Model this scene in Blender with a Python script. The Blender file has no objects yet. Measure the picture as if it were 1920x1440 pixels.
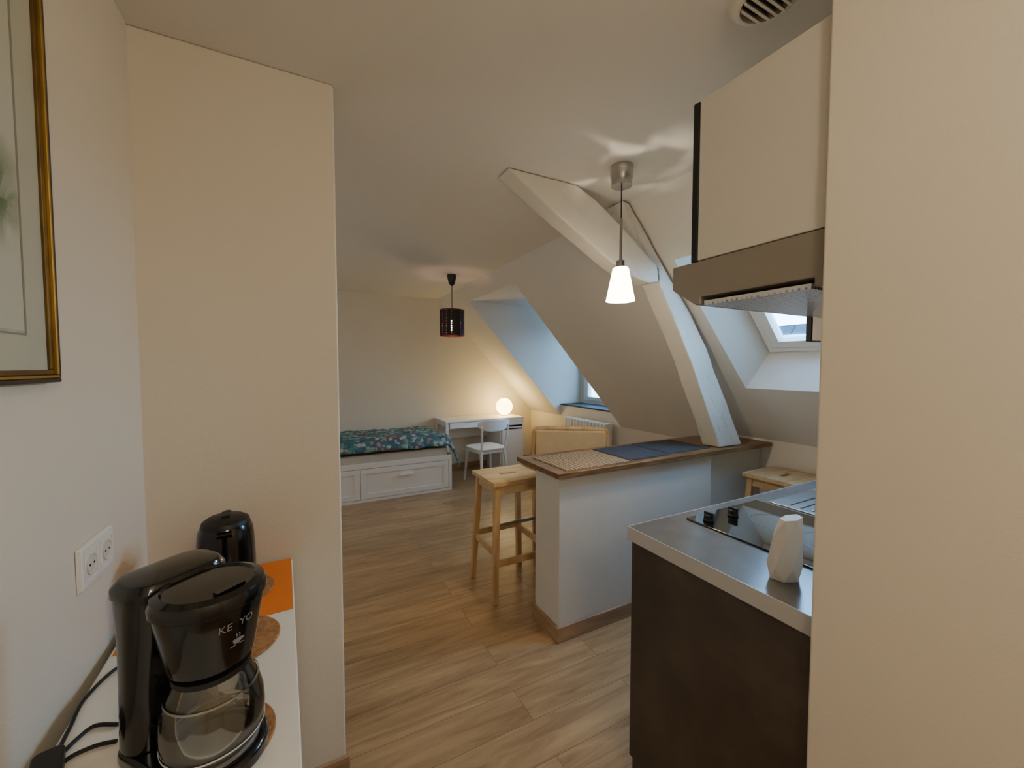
import bpy, bmesh, math, random
from mathutils import Vector, Matrix, noise
random.seed(3)
C = bpy.context.scene.collection
PI = math.pi

# ------------------------------------------------------------ materials
def lin(h):
    h = h.lstrip('#')
    o = []
    for i in (0, 2, 4):
        c = int(h[i:i+2], 16)/255
        o.append(c/12.92 if c <= .04045 else ((c+.055)/1.055)**2.4)
    return (*o, 1)
def sc(c, f):
    return (min(1, c[0]*f), min(1, c[1]*f), min(1, c[2]*f), 1)
def base(name):
    m = bpy.data.materials.new(name); m.use_nodes = True
    nt = m.node_tree; b = nt.nodes['Principled BSDF']
    return m, nt, b
def coords(nt, stretch=(1, 1, 1)):
    tc = nt.nodes.new('ShaderNodeTexCoord'); mp = nt.nodes.new('ShaderNodeMapping')
    mp.inputs['Scale'].default_value = stretch
    nt.links.new(tc.outputs['Object'], mp.inputs['Vector'])
    return mp.outputs['Vector']
def M(name, hexc, rough=.5, metal=0, var=.05, scale=5, bump=0, bscale=60, emit=None, es=0, stretch=(1, 1, 1), trans=0, coat=0, spec=None):
    m, nt, b = base(name)
    c = lin(hexc)
    v = coords(nt, stretch)
    n = nt.nodes.new('ShaderNodeTexNoise'); n.inputs['Scale'].default_value = scale; n.inputs['Detail'].default_value = 4
    nt.links.new(v, n.inputs['Vector'])
    r = nt.nodes.new('ShaderNodeValToRGB')
    r.color_ramp.elements[0].position = .3; r.color_ramp.elements[1].position = .7
    r.color_ramp.elements[0].color = sc(c, 1-var); r.color_ramp.elements[1].color = sc(c, 1+var)
    nt.links.new(n.outputs['Fac'], r.inputs['Fac']); nt.links.new(r.outputs['Color'], b.inputs['Base Color'])
    b.inputs['Roughness'].default_value = rough; b.inputs['Metallic'].default_value = metal
    b.inputs['Transmission Weight'].default_value = trans
    b.inputs['Coat Weight'].default_value = coat
    if spec is not None: b.inputs['Specular IOR Level'].default_value = spec
    if bump:
        n2 = nt.nodes.new('ShaderNodeTexNoise'); n2.inputs['Scale'].default_value = bscale; n2.inputs['Detail'].default_value = 5
        nt.links.new(v, n2.inputs['Vector'])
        bp = nt.nodes.new('ShaderNodeBump'); bp.inputs['Strength'].default_value = bump; bp.inputs['Distance'].default_value = .01
        nt.links.new(n2.outputs['Fac'], bp.inputs['Height']); nt.links.new(bp.outputs['Normal'], b.inputs['Normal'])
    if emit:
        b.inputs['Emission Color'].default_value = lin(emit); b.inputs['Emission Strength'].default_value = es
    return m
def W(name, c1, c2, stretch=(1.2, 14, 14), rough=.45, scale=3, bump=.12):
    m, nt, b = base(name)
    v = coords(nt, stretch)
    n = nt.nodes.new('ShaderNodeTexNoise'); n.inputs['Scale'].default_value = scale; n.inputs['Detail'].default_value = 7; n.inputs['Distortion'].default_value = .6
    nt.links.new(v, n.inputs['Vector'])
    r = nt.nodes.new('ShaderNodeValToRGB'); r.color_ramp.elements[0].position = .32; r.color_ramp.elements[1].position = .68
    r.color_ramp.elements[0].color = lin(c1); r.color_ramp.elements[1].color = lin(c2)
    nt.links.new(n.outputs['Fac'], r.inputs['Fac']); nt.links.new(r.outputs['Color'], b.inputs['Base Color'])
    b.inputs['Roughness'].default_value = rough
    bp = nt.nodes.new('ShaderNodeBump'); bp.inputs['Strength'].default_value = bump; bp.inputs['Distance'].default_value = .004
    nt.links.new(n.outputs['Fac'], bp.inputs['Height']); nt.links.new(bp.outputs['Normal'], b.inputs['Normal'])
    return m

WALL = M('wall_plaster', 'DFD7C7', .85, var=.015, scale=2, bump=.10, bscale=180)
CEIL = M('ceiling_plaster', 'DDD9D0', .9, var=.015, scale=2, bump=.06, bscale=150)
WHITE = M('white_lacquer', 'E9E7E2', .35, var=.015)
WHITEP = M('white_plastic', 'E9E6DF', .4, var=.01)
WARMW = M('ivory_white', 'DCD5C6', .5, var=.02)
VENTM = M('vent_plastic', 'D2CCBE', .5, var=.03)
BLACKP = M('black_gloss_plastic', '0A0A0B', .16, var=.1, coat=.2)
BLACKM = M('black_matte_plastic', '101011', .45, var=.1)
PINE = W('light_birch', 'BC9462', 'D8B686', stretch=(6, 6, 1), bump=.08)
PINEX = W('light_birch_seat', 'C29E6E', 'DEC294', stretch=(1.5, 12, 12), bump=.08)
OAK = W('baseboard_oak', '927254', 'B08E6C', stretch=(1.5, 1.5, 12))
WALNUT = W('oiled_wood_top', '5E4024', '926E44', stretch=(1.2, 12, 12), rough=.35)
STEEL = M('brushed_steel', 'B4B2AE', .25, 1, var=.06, scale=20, stretch=(1, 1, 8))
STEELD = M('hood_metal', '8F887D', .40, .25, var=.04)
ZONE = M('ring_grey', '4A4A4C', .3)
VBACK = M('vent_inside', '6E6A62', .8)
ANTH = M('anthracite_laminate', '453A30', .5, var=.35, scale=5, bump=.08, bscale=30)
WTOP = M('dark_worktop_laminate', '666461', .2, var=.08, scale=14)
WEDGE = M('worktop_light_edge', 'B6B4B0', .32, var=.03)
GLASSBLK = M('black_ceramic_glass', '07080A', .04, var=.1, coat=1)
DARKMAT = W('dark_woven_mat', '303236', '4A4B52', stretch=(60, 6, 6), rough=.95, bump=.5)
CORK = M('cork', 'A4764A', .85, var=.35, scale=90, bump=.3, bscale=120)
ORANGE = M('orange_mat', 'E67C26', .7, var=.05)
GOLD = M('gilded_frame', '6A5228', .4, .6, var=.25, scale=12)
GOLDL = M('gilded_lip', 'A8873F', .35, .8, var=.15, scale=12)
FDARK = M('dark_frame_edge', '1C160F', .4, var=.2)
SLATE = M('slate_sill', '34353A', .75, var=.15, scale=12)
FABRIC = M('tan_canvas', 'CBB288', .9, var=.05, scale=30, bump=.2, bscale=200)
MATTR = M('mattress_fabric', 'C9C3B8', .9, var=.05, bump=.2, bscale=60)
CABLE = M('black_cable', '0E0F14', .5, var=.1)
PRINT = M('white_print', '80807E', .5, var=.02)
COPPER = M('copper_inside', '5A241A', .4, .6, var=.1)
GREYLINE = M('grey_mat_line', '8C8C7E', .8, var=.05)
PMAT = M('passepartout', 'B9BAA8', .85, var=.03, scale=10)
DARKGAP = M('dark_gap', '15130F', .8)
MAR = M('marker_white', 'D8D8D4', .5)
CABW = M('cabinet_white', 'CFCABF', .55, var=.015)
HANDW = M('handle_white', 'F0F0F2', .3)

def filter_mat():
    m, nt, b = base('filter_mesh'); L = nt.links
    v = coords(nt)
    vo = nt.nodes.new('ShaderNodeTexVoronoi'); vo.inputs['Scale'].default_value = 75; vo.inputs['Randomness'].default_value = .1; L.new(v, vo.inputs['Vector'])
    r = nt.nodes.new('ShaderNodeValToRGB'); r.color_ramp.elements[0].position = .22; r.color_ramp.elements[0].color = lin('3A3A3C'); r.color_ramp.elements[1].position = .40; r.color_ramp.elements[1].color = lin('D4D6DA')
    L.new(vo.outputs['Distance'], r.inputs['Fac']); L.new(r.outputs['Color'], b.inputs['Base Color']); b.inputs['Metallic'].default_value = .4; b.inputs['Roughness'].default_value = .3
    return m
FILTER = filter_mat()

def timber_mat(name, ang, crack):
    m, nt, b = base(name); L = nt.links
    tc = nt.nodes.new('ShaderNodeTexCoord')
    m1 = nt.nodes.new('ShaderNodeMapping'); m1.inputs['Rotation'].default_value = (0, math.radians(ang), 0)
    m2 = nt.nodes.new('ShaderNodeMapping'); m2.inputs['Scale'].default_value = (1.2, 16, 16)
    L.new(tc.outputs['Object'], m1.inputs['Vector']); L.new(m1.outputs[0], m2.inputs['Vector'])
    n = nt.nodes.new('ShaderNodeTexNoise'); n.inputs['Scale'].default_value = 1.6; n.inputs['Detail'].default_value = 6; n.inputs['Distortion'].default_value = .3
    L.new(m2.outputs[0], n.inputs['Vector'])
    r = nt.nodes.new('ShaderNodeValToRGB'); e = r.color_ramp.elements
    e[0].position = .0; e[0].color = lin('E0DACC'); e[1].position = 1; e[1].color = lin('DCD6C7')
    for p, c in ((.345, 'DAD4C6'), (.355, crack), (.365, 'DCD7CA')):
        k_ = e.new(p); k_.color = lin(c)
    L.new(n.outputs['Fac'], r.inputs['Fac']); L.new(r.outputs['Color'], b.inputs['Base Color']); b.inputs['Roughness'].default_value = .5
    bp = nt.nodes.new('ShaderNodeBump'); bp.inputs['Strength'].default_value = .4; bp.inputs['Distance'].default_value = .01
    L.new(n.outputs['Fac'], bp.inputs['Height']); L.new(bp.outputs['Normal'], b.inputs['Normal'])
    return m
TIMPOST = timber_mat('painted_timber_post', -54.8, 'BBB4A4')
TIMBRACE = timber_mat('painted_timber_brace', -34, 'CEC7B8')

def glass_thin(name, tint='F4FAFF', fac=.1, k=.5):
    m, nt, b = base(name); nt.nodes.remove(b)
    o = nt.nodes['Material Output']
    t = nt.nodes.new('ShaderNodeBsdfTransparent'); t.inputs['Color'].default_value = lin(tint)
    g = nt.nodes.new('ShaderNodeBsdfGlossy'); g.inputs['Roughness'].default_value = .02
    mx = nt.nodes.new('ShaderNodeMixShader')
    lw = nt.nodes.new('ShaderNodeLayerWeight'); lw.inputs['Blend'].default_value = .25
    mu = nt.nodes.new('ShaderNodeMath'); mu.operation = 'MULTIPLY_ADD'; mu.inputs[1].default_value = k; mu.inputs[2].default_value = fac*.4
    nt.links.new(lw.outputs['Fresnel'], mu.inputs[0]); nt.links.new(mu.outputs[0], mx.inputs['Fac'])
    nt.links.new(t.outputs[0], mx.inputs[1]); nt.links.new(g.outputs[0], mx.inputs[2]); nt.links.new(mx.outputs[0], o.inputs['Surface'])
    return m
PANE = glass_thin('window_glass')
CARAFE = glass_thin('carafe_glass', 'EAEAE6', .25, .8)

def floor_mat():
    m, nt, b = base('oak_laminate_planks')
    L = nt.links
    v = coords(nt)
    br = nt.nodes.new('ShaderNodeTexBrick')
    br.inputs['Scale'].default_value = 1; br.inputs['Brick Width'].default_value = 1.28; br.inputs['Row Height'].default_value = .17
    br.inputs['Mortar Size'].default_value = .001; br.inputs['Mortar Smooth'].default_value = .3
    br.inputs['Color1'].default_value = (0, 0, 0, 1); br.inputs['Color2'].default_value = (1, 1, 1, 1); br.inputs['Mortar'].default_value = (.5, .5, .5, 1)
    br.offset = .37
    L.new(v, br.inputs['Vector'])
    off = nt.nodes.new('ShaderNodeVectorMath'); off.operation = 'MULTIPLY_ADD'
    off.inputs[1].default_value = (7.3, 5.1, 3.7)
    L.new(br.outputs['Color'], off.inputs[0])
    mp = nt.nodes.new('ShaderNodeMapping'); mp.inputs['Scale'].default_value = (1.0, 9, 1)
    L.new(v, mp.inputs['Vector']); L.new(mp.outputs['Vector'], off.inputs[2])
    n = nt.nodes.new('ShaderNodeTexNoise'); n.inputs['Scale'].default_value = 2.0; n.inputs['Detail'].default_value = 12; n.inputs['Distortion'].default_value = .9; n.inputs['Roughness'].default_value = .68
    L.new(off.outputs[0], n.inputs['Vector'])
    r = nt.nodes.new('ShaderNodeValToRGB')
    e = r.color_ramp.elements
    e[0].position = .24; e[0].color = lin('785A3A'); e[1].position = .76; e[1].color = lin('C6A678')
    for p, c in ((.40, '9C7D58'), (.52, 'AE8E66')):
        k_ = e.new(p); k_.color = lin(c)
    L.new(n.outputs['Fac'], r.inputs['Fac'])
    bw = nt.nodes.new('ShaderNodeMapRange'); bw.inputs['To Min'].default_value = .86; bw.inputs['To Max'].default_value = 1.08
    L.new(br.outputs['Color'], bw.inputs['Value'])
    mul = nt.nodes.new('ShaderNodeVectorMath'); mul.operation = 'SCALE'
    L.new(r.outputs['Color'], mul.inputs[0]); L.new(bw.outputs[0], mul.inputs['Scale'])
    mx = nt.nodes.new('ShaderNodeMix'); mx.data_type = 'RGBA'
    L.new(br.outputs['Fac'], mx.inputs[0]); L.new(mul.outputs[0], mx.inputs[6]); mx.inputs[7].default_value = lin('5A4530')
    L.new(mx.outputs[2], b.inputs['Base Color'])
    b.inputs['Roughness'].default_value = .30
    bp = nt.nodes.new('ShaderNodeBump'); bp.inputs['Strength'].default_value = .06; bp.inputs['Distance'].default_value = .003
    L.new(n.outputs['Fac'], bp.inputs['Height']); L.new(bp.outputs['Normal'], b.inputs['Normal'])
    return m
FLOOR = floor_mat()

def quilt_mat():
    m, nt, b = base('patterned_quilt'); L = nt.links
    v = coords(nt)
    vo = nt.nodes.new('ShaderNodeTexVoronoi'); vo.inputs['Scale'].default_value = 27; vo.inputs['Randomness'].default_value = .8
    L.new(v, vo.inputs['Vector'])
    sp = nt.nodes.new('ShaderNodeSeparateColor'); L.new(vo.outputs['Color'], sp.inputs[0])
    r = nt.nodes.new('ShaderNodeValToRGB'); r.color_ramp.interpolation = 'CONSTANT'
    cols = ['477878', '5C9086', '466082', 'B4BCB4', '8E5054', '4A8A7C', '4C6C78', '8EA890', '44706E', '909CA4']
    e = r.color_ramp.elements; e[0].color = lin(cols[0]); e[1].color = lin(cols[1]); e[1].position = .1
    for i in range(2, 10):
        k_ = e.new(i*.1); k_.color = lin(cols[i])
    L.new(sp.outputs[0], r.inputs['Fac'])
    v2 = nt.nodes.new('ShaderNodeTexVoronoi'); v2.inputs['Scale'].default_value = 46; v2.feature = 'DISTANCE_TO_EDGE'
    L.new(v, v2.inputs['Vector'])
    lt = nt.nodes.new('ShaderNodeMath'); lt.operation = 'LESS_THAN'; lt.inputs[1].default_value = .07; L.new(v2.outputs['Distance'], lt.inputs[0])
    mu = nt.nodes.new('ShaderNodeMath'); mu.operation = 'MULTIPLY'; mu.inputs[1].default_value = .45; L.new(lt.outputs[0], mu.inputs[0])
    mx = nt.nodes.new('ShaderNodeMix'); mx.data_type = 'RGBA'; L.new(mu.outputs[0], mx.inputs[0]); L.new(r.outputs['Color'], mx.inputs[6]); mx.inputs[7].default_value = lin('2C4A54')
    L.new(mx.outputs[2], b.inputs['Base Color']); b.inputs['Roughness'].default_value = .9
    return m
QUILT = quilt_mat()

def weave_mat():
    m, nt, b = base('woven_seagrass'); L = nt.links
    v = coords(nt)
    w = nt.nodes.new('ShaderNodeTexWave'); w.bands_direction = 'X'; w.inputs['Scale'].default_value = 13; w.inputs['Distortion'].default_value = 2.5; w.inputs['Detail Scale'].default_value = 6
    w2 = nt.nodes.new('ShaderNodeTexWave'); w2.bands_direction = 'Y'; w2.inputs['Scale'].default_value = 18; w2.inputs['Distortion'].default_value = 1.5
    L.new(v, w.inputs['Vector']); L.new(v, w2.inputs['Vector'])
    mm = nt.nodes.new('ShaderNodeMath'); mm.operation = 'MULTIPLY'; L.new(w.outputs['Fac'], mm.inputs[0]); L.new(w2.outputs['Fac'], mm.inputs[1])
    r = nt.nodes.new('ShaderNodeValToRGB'); r.color_ramp.elements[0].color = lin('6A5236'); r.color_ramp.elements[1].color = lin('C8AA80'); r.color_ramp.elements[1].position = .6
    L.new(mm.outputs[0], r.inputs['Fac']); L.new(r.outputs['Color'], b.inputs['Base Color']); b.inputs['Roughness'].default_value = .85
    bp = nt.nodes.new('ShaderNodeBump'); bp.inputs['Strength'].default_value = .5; bp.inputs['Distance'].default_value = .004
    L.new(mm.outputs[0], bp.inputs['Height']); L.new(bp.outputs['Normal'], b.inputs['Normal'])
    return m
WEAVE = weave_mat()

def perforated(name, hexc):
    m, nt, b = base(name); L = nt.links
    o = nt.nodes['Material Output']
    v = coords(nt)
    vo = nt.nodes.new('ShaderNodeTexVoronoi'); vo.inputs['Scale'].default_value = 44; vo.inputs['Randomness'].default_value = .15
    L.new(v, vo.inputs['Vector'])
    lt = nt.nodes.new('ShaderNodeMath'); lt.operation = 'LESS_THAN'; lt.inputs[1].default_value = .28; L.new(vo.outputs['Distance'], lt.inputs[0])
    b.inputs['Base Color'].default_value = lin(hexc); b.inputs['Roughness'].default_value = .6
    t = nt.nodes.new('ShaderNodeBsdfTransparent')
    mx = nt.nodes.new('ShaderNodeMixShader'); L.new(lt.outputs[0], mx.inputs['Fac']); L.new(b.outputs[0], mx.inputs[1]); L.new(t.outputs[0], mx.inputs[2])
    L.new(mx.outputs[0], o.inputs['Surface'])
    return m
PERF = perforated('perforated_dark_metal', '0E080A')

def art_mat():
    m, nt, b = base('watercolour_print'); L = nt.links
    v = coords(nt)
    n = nt.nodes.new('ShaderNodeTexNoise'); n.inputs['Scale'].default_value = 11; n.inputs['Detail'].default_value = 6; n.inputs['Distortion'].default_value = 1.2
    L.new(v, n.inputs['Vector'])
    mp = nt.nodes.new('ShaderNodeVectorMath'); mp.operation = 'DISTANCE'; mp.inputs[1].default_value = (0, .13, .29); L.new(v, mp.inputs[0])
    mr = nt.nodes.new('ShaderNodeMapRange'); mr.inputs['From Min'].default_value = .10; mr.inputs['From Max'].default_value = .03; L.new(mp.outputs['Value'], mr.inputs['Value'])
    mu = nt.nodes.new('ShaderNodeMath'); mu.operation = 'MULTIPLY'; L.new(mr.outputs[0], mu.inputs[0])
    r0 = nt.nodes.new('ShaderNodeMapRange'); r0.inputs['From Min'].default_value = .36; r0.inputs['From Max'].default_value = .56; L.new(n.outputs['Fac'], r0.inputs['Value']); L.new(r0.outputs[0], mu.inputs[1])
    mx = nt.nodes.new('ShaderNodeMix'); mx.data_type = 'RGBA'; L.new(mu.outputs[0], mx.inputs[0]); mx.inputs[6].default_value = lin('BEC1B4'); mx.inputs[7].default_value = lin('52704A')
    L.new(mx.outputs[2], b.inputs['Base Color']); b.inputs['Roughness'].default_value = .35
    return m
ART = art_mat()

def slate_roof():
    m, nt, b = base('slate_roof_tiles'); L = nt.links
    v = coords(nt)
    br = nt.nodes.new('ShaderNodeTexBrick'); br.inputs['Scale'].default_value = 1; br.inputs['Brick Width'].default_value = .35; br.inputs['Row Height'].default_value = .22
    br.inputs['Mortar Size'].default_value = .02
    br.inputs['Color1'].default_value = lin('20252A'); br.inputs['Color2'].default_value = lin('32383F'); br.inputs['Mortar'].default_value = lin('121518')
    mp = nt.nodes.new('ShaderNodeMapping'); mp.inputs['Rotation'].default_value = (0, 0, PI/2); L.new(v, mp.inputs['Vector']); L.new(mp.outputs[0], br.inputs['Vector'])
    L.new(br.outputs['Color'], b.inputs['Base Color']); b.inputs['Roughness'].default_value = .85
    return m
ROOF = slate_roof()

# ------------------------------------------------------------ geometry helpers
def hexa(bm, b4, t4):
    vs = [bm.verts.new(p) for p in b4] + [bm.verts.new(p) for p in t4]
    for f in ((3, 2, 1, 0), (4, 5, 6, 7), (0, 1, 5, 4), (1, 2, 6, 5), (2, 3, 7, 6), (3, 0, 4, 7)):
        bm.faces.new([vs[i] for i in f])
def bx(bm, x0, x1, y0, y1, z0, z1):
    hexa(bm, [(x0, y0, z0), (x1, y0, z0), (x1, y1, z0), (x0, y1, z0)], [(x0, y0, z1), (x1, y0, z1), (x1, y1, z1), (x0, y1, z1)])
def obox(bm, O, B, u0, u1, v0, v1, n0, n1):
    O = Vector(O); U, V, N = [Vector(b) for b in B]
    P = lambda u, v, n: O+U*u+V*v+N*n
    hexa(bm, [P(u0, v0, n0), P(u1, v0, n0), P(u1, v1, n0), P(u0, v1, n0)], [P(u0, v0, n1), P(u1, v0, n1), P(u1, v1, n1), P(u0, v1, n1)])
def oring(bm, O, B, u0, u1, v0, v1, n0, n1, w):
    obox(bm, O, B, u0, u1, v0, v0+w, n0, n1); obox(bm, O, B, u0, u1, v1-w, v1, n0, n1)
    obox(bm, O, B, u0, u0+w, v0+w, v1-w, n0, n1); obox(bm, O, B, u1-w, u1, v0+w, v1-w, n0, n1)
def leg(bm, p0, p1, w0, d0, w1, d1):
    f = lambda p, w, d: [(p[0]-w/2, p[1]-d/2, p[2]), (p[0]+w/2, p[1]-d/2, p[2]), (p[0]+w/2, p[1]+d/2, p[2]), (p[0]-w/2, p[1]+d/2, p[2])]
    hexa(bm, f(p0, w0, d0), f(p1, w1, d1))
def lathe(bm, prof, seg=40, c=(0, 0), sy=1, rot=0, caps=True):
    rings = []
    for r, z in prof:
        rings.append([bm.verts.new((c[0]+r*math.cos(rot+2*PI*i/seg), c[1]+r*sy*math.sin(rot+2*PI*i/seg), z)) for i in range(seg)])
    for a, b in zip(rings, rings[1:]):
        for i in range(seg):
            j = (i+1) % seg
            bm.faces.new([a[i], a[j], b[j], b[i]])
    if caps:
        if prof[0][0] > 1e-4: bm.faces.new(rings[0][::-1])
        if prof[-1][0] > 1e-4: bm.faces.new(rings[-1])
def smoothpath(pts, n=8):
    P = [Vector(p) for p in pts]; P = [P[0]*2-P[1]]+P+[P[-1]*2-P[-2]]
    out = []
    for i in range(1, len(P)-2):
        for k in range(n):
            t = k/n
            out.append(.5*((2*P[i])+(-P[i-1]+P[i+1])*t+(2*P[i-1]-5*P[i]+4*P[i+1]-P[i+2])*t*t+(-P[i-1]+3*P[i]-3*P[i+1]+P[i+2])*t**3))
    out.append(P[-2])
    return out
def tube(bm, pts, r, seg=10, sm=True, flat=1, up=(0, 0, 1)):
    P = smoothpath(pts) if sm else [Vector(p) for p in pts]
    rings = []
    for i, p in enumerate(P):
        t = (P[min(i+1, len(P)-1)]-P[max(i-1, 0)]).normalized()
        u = Vector(up)
        if abs(t.dot(u)) > .95: u = Vector((1, 0, 0)) if abs(t.x) < .9 else Vector((0, 1, 0))
        a = t.cross(u).normalized(); b = a.cross(t).normalized()
        rings.append([bm.verts.new(p+a*r*math.cos(2*PI*k/seg)+b*r*flat*math.sin(2*PI*k/seg)) for k in range(seg)])
    for x, y in zip(rings, rings[1:]):
        for i in range(seg):
            j = (i+1) % seg; bm.faces.new([x[i], x[j], y[j], y[i]])
    bm.faces.new(rings[0][::-1]); bm.faces.new(rings[-1])
def prism(bm, pts, f0, f1):
    a = [bm.verts.new(f0(p)) for p in pts]; b = [bm.verts.new(f1(p)) for p in pts]
    bm.faces.new(a[::-1]); bm.faces.new(b); n = len(pts)
    for i in range(n):
        j = (i+1) % n; bm.faces.new([a[i], a[j], b[j], b[i]])
def rrect(x0, x1, y0, y1, r, n=6):
    out = []
    for cx, cy, a0 in ((x1-r, y0+r, -PI/2), (x1-r, y1-r, 0), (x0+r, y1-r, PI/2), (x0+r, y0+r, PI)):
        for i in range(n+1):
            a = a0+PI/2*i/n; out.append((cx+r*math.cos(a), cy+r*math.sin(a)))
    return out
def slab(bm, pts, z0, z1):
    prism(bm, pts, lambda p: (p[0], p[1], z0), lambda p: (p[0], p[1], z1))

def mk(name, bm, mat, parent=None, loc=(0, 0, 0), rot=0, smooth=False, bevel=0, seg=2, label=None, category=None, kind=None, group=None, rotv=None):
    bmesh.ops.recalc_face_normals(bm, faces=bm.faces)
    me = bpy.data.meshes.new(name); bm.to_mesh(me); bm.free()
    me.materials.append(mat)
    if smooth or bevel:
        me.shade_smooth(); me.set_sharp_from_angle(angle=math.radians(38))
    o = bpy.data.objects.new(name, me); C.objects.link(o)
    o.location = loc; o.rotation_euler = rotv or (0, 0, rot)
    if parent: o.parent = parent
    if bevel:
        b = o.modifiers.new('b', 'BEVEL'); b.width = bevel; b.segments = seg; b.limit_method = 'ANGLE'; b.angle_limit = math.radians(38)
        b.harden_normals = True
    tag(o, label, category, kind, group)
    return o
def tag(o, label=None, category=None, kind=None, group=None):
    if label: o['label'] = label
    if category: o['category'] = category
    if kind: o['kind'] = kind
    if group: o['group'] = group
def thing(name, loc, label, category, rot=0, kind=None, group=None, rotv=None):
    e = bpy.data.objects.new(name, None); e.empty_display_size = .1; C.objects.link(e)
    e.location = loc; e.rotation_euler = rotv or (0, 0, rot); tag(e, label, category, kind, group); return e
def dup(o, loc, rot=None, label=None):
    n = o.copy(); C.objects.link(n); n.location = loc
    if rot is not None: n.rotation_euler = (0, 0, rot)
    if label: n['label'] = label
    def rec(src, dst):
        for c in src.children:
            k = c.copy(); C.objects.link(k); k.parent = dst; rec(c, k)
    rec(o, n); return n
def B(): return bmesh.new()
def boxpart(name, parent, x0, x1, y0, y1, z0, z1, mat, bevel=.003, **k):
    bm = B(); bx(bm, x0, x1, y0, y1, z0, z1); return mk(name, bm, mat, parent, bevel=bevel, **k)
def struct(name, x0, x1, y0, y1, z0, z1, mat, bevel=0, label=None):
    bm = B(); bx(bm, x0, x1, y0, y1, z0, z1)
    return mk(name, bm, mat, bevel=bevel, kind='structure', label=label or 'plain room surface', category='room')

# ------------------------------------------------------------ room shell
ZC = 2.37
YW = .449
SX = lambda z: (4.1445-z)/1.082
SZ = lambda x: 4.1445-1.082*x
struct('floor', -1.7, 3.4, -1.3, 5.45, -.06, 0, FLOOR, label='oak laminate plank floor')
struct('wall_left', -.505, -.405, -1.2, 1.468, 0, ZC, WALL, label='cream painted hallway wall')
struct('wall_partition', -1.7, .105, 1.468, 1.6, 0, ZC, WALL, bevel=.006, label='cream painted partition wall end')
struct('wall_front', -.505, 1.06, -1.3, -1.2, 0, ZC, WALL, label='cream painted wall')
struct('wall_far_left', -1.7, -1.6, 1.6, 5.35, 0, ZC, WALL, label='cream painted wall')
struct('wall_back', -1.7, 3.4, 5.35, 5.45, 0, ZC, WALL, label='cream painted gable wall behind bed and desk')
bm = B()
slab(bm, [(.96, -1.2), (1.06, -1.2), (1.06, .33), (3.3, .33), (3.3, YW), (.96, YW)], 0, ZC)
mk('wall_right', bm, WALL, bevel=.006, kind='structure', label='warm cream painted wall beside the kitchenette', category='room')
struct('wall_knee', 3.11, 3.4, 1.95, 5.35, 0, .78, WALL, label='low white knee wall under the sloped ceiling')
struct('wall_knee_kitchen', 2.98, 3.4, YW, 1.95, 0, .92, WALL, label='low white knee wall by the breakfast bar')
bm = B()
bx(bm, 3.11, 3.5, 3.35, 4.53, .78, .925)
bx(bm, 3.45, 3.5, 3.35, 4.53, .925, .94); bx(bm, 3.45, 3.5, 3.35, 4.53, 2.10, 2.229)
bx(bm, 3.45, 3.5, 3.35, 3.43, .94, 2.10); bx(bm, 3.45, 3.5, 4.45, 4.53, .94, 2.10)
mk('wall_dormer', bm, WALL, kind='structure', label='white wall around the dormer window', category='room')
bm = B()
def q(*ps): bm.faces.new([bm.verts.new(p) for p in ps])
q((-1.7, -1.3, ZC), (1.64, -1.3, ZC), (1.64, 5.45, ZC), (-1.7, 5.45, ZC))
def sl(xa, xb, ya, yb): q((xa, ya, SZ(xa)), (xb, ya, SZ(xb)), (xb, yb, SZ(xb)), (xa, yb, SZ(xa)))
XB = 3.3
sl(1.64, XB, .33, .80); sl(1.64, 1.92, .80, 1.65); sl(2.625, XB, .80, 1.65); sl(1.64, XB, 1.65, 3.35)
sl(1.64, 1.77, 3.35, 4.53); sl(1.64, XB, 4.53, 5.45)
o4 = [(1.92, .80, SZ(1.92)), (2.625, .80, SZ(2.625)), (2.625, 1.65, SZ(2.625)), (1.92, 1.65, SZ(1.92))]
WZ = lambda x: 4.516-1.082*x
i4 = [(2.0, .90, WZ(2.0)), (2.73, .90, WZ(2.73)), (2.73, 1.55, WZ(2.73)), (2.0, 1.55, WZ(2.0))]
for i in range(4):
    j = (i+1) % 4; q(o4[i], o4[j], i4[j], i4[i])
zt = SZ(1.77)
q((1.77, 3.35, zt), (3.5, 3.35, zt), (3.5, 4.53, zt), (1.77, 4.53, zt))
for y in (3.35, 4.53): q((1.77, y, zt), (3.5, y, zt), (3.5, y, .7), (SX(.7), y, .7))
mk('ceiling', bm, CEIL, kind='structure', label='white attic ceiling with sloped side and window recesses', category='room')
struct('baseboard_partition', -.40, .117, 1.455, 1.468, 0, .085, OAK, .003, 'oak baseboard')
struct('baseboard_back', 1.53, 3.11, 5.337, 5.35, 0, .08, OAK, .003, 'oak baseboard')
struct('baseboard_knee', 3.097, 3.11, 2.15, 5.33, 0, .08, OAK, .003, 'oak baseboard')
struct('trim_1', 3.10, 3.448, 3.36, 4.52, .926, .944, SLATE, .003, 'dark slate window sill')

bm = B(); slab(bm, [(1.16, 1.70), (2.36, 1.70), (2.36, 1.75), (2.975, 1.75), (2.975, 1.94), (1.16, 1.94)], 0, .876)
mk('wall_peninsula', bm, M('bar_wall_paint', 'D2CCC0', .7, var=.02, bump=.1, bscale=120), bevel=.004, kind='structure', label='white painted half wall carrying the bar top', category='room')
bm = B(); slab(bm, [(1.147, 1.687), (2.35, 1.687), (2.35, 1.6995), (1.1595, 1.6995), (1.1595, 1.953), (1.147, 1.953)], 0, .082)
mk('baseboard_peninsula', bm, OAK, bevel=.002, kind='structure', label='oak baseboard around the half wall', category='room')
bm = B(); bx(bm, 1.13, 2.975, 1.665, 2.11, .877, .905)
mk('bar_countertop', bm, WALNUT, bevel=.003, label='brown oiled wood bar top on the white half wall', category='countertop')

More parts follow.
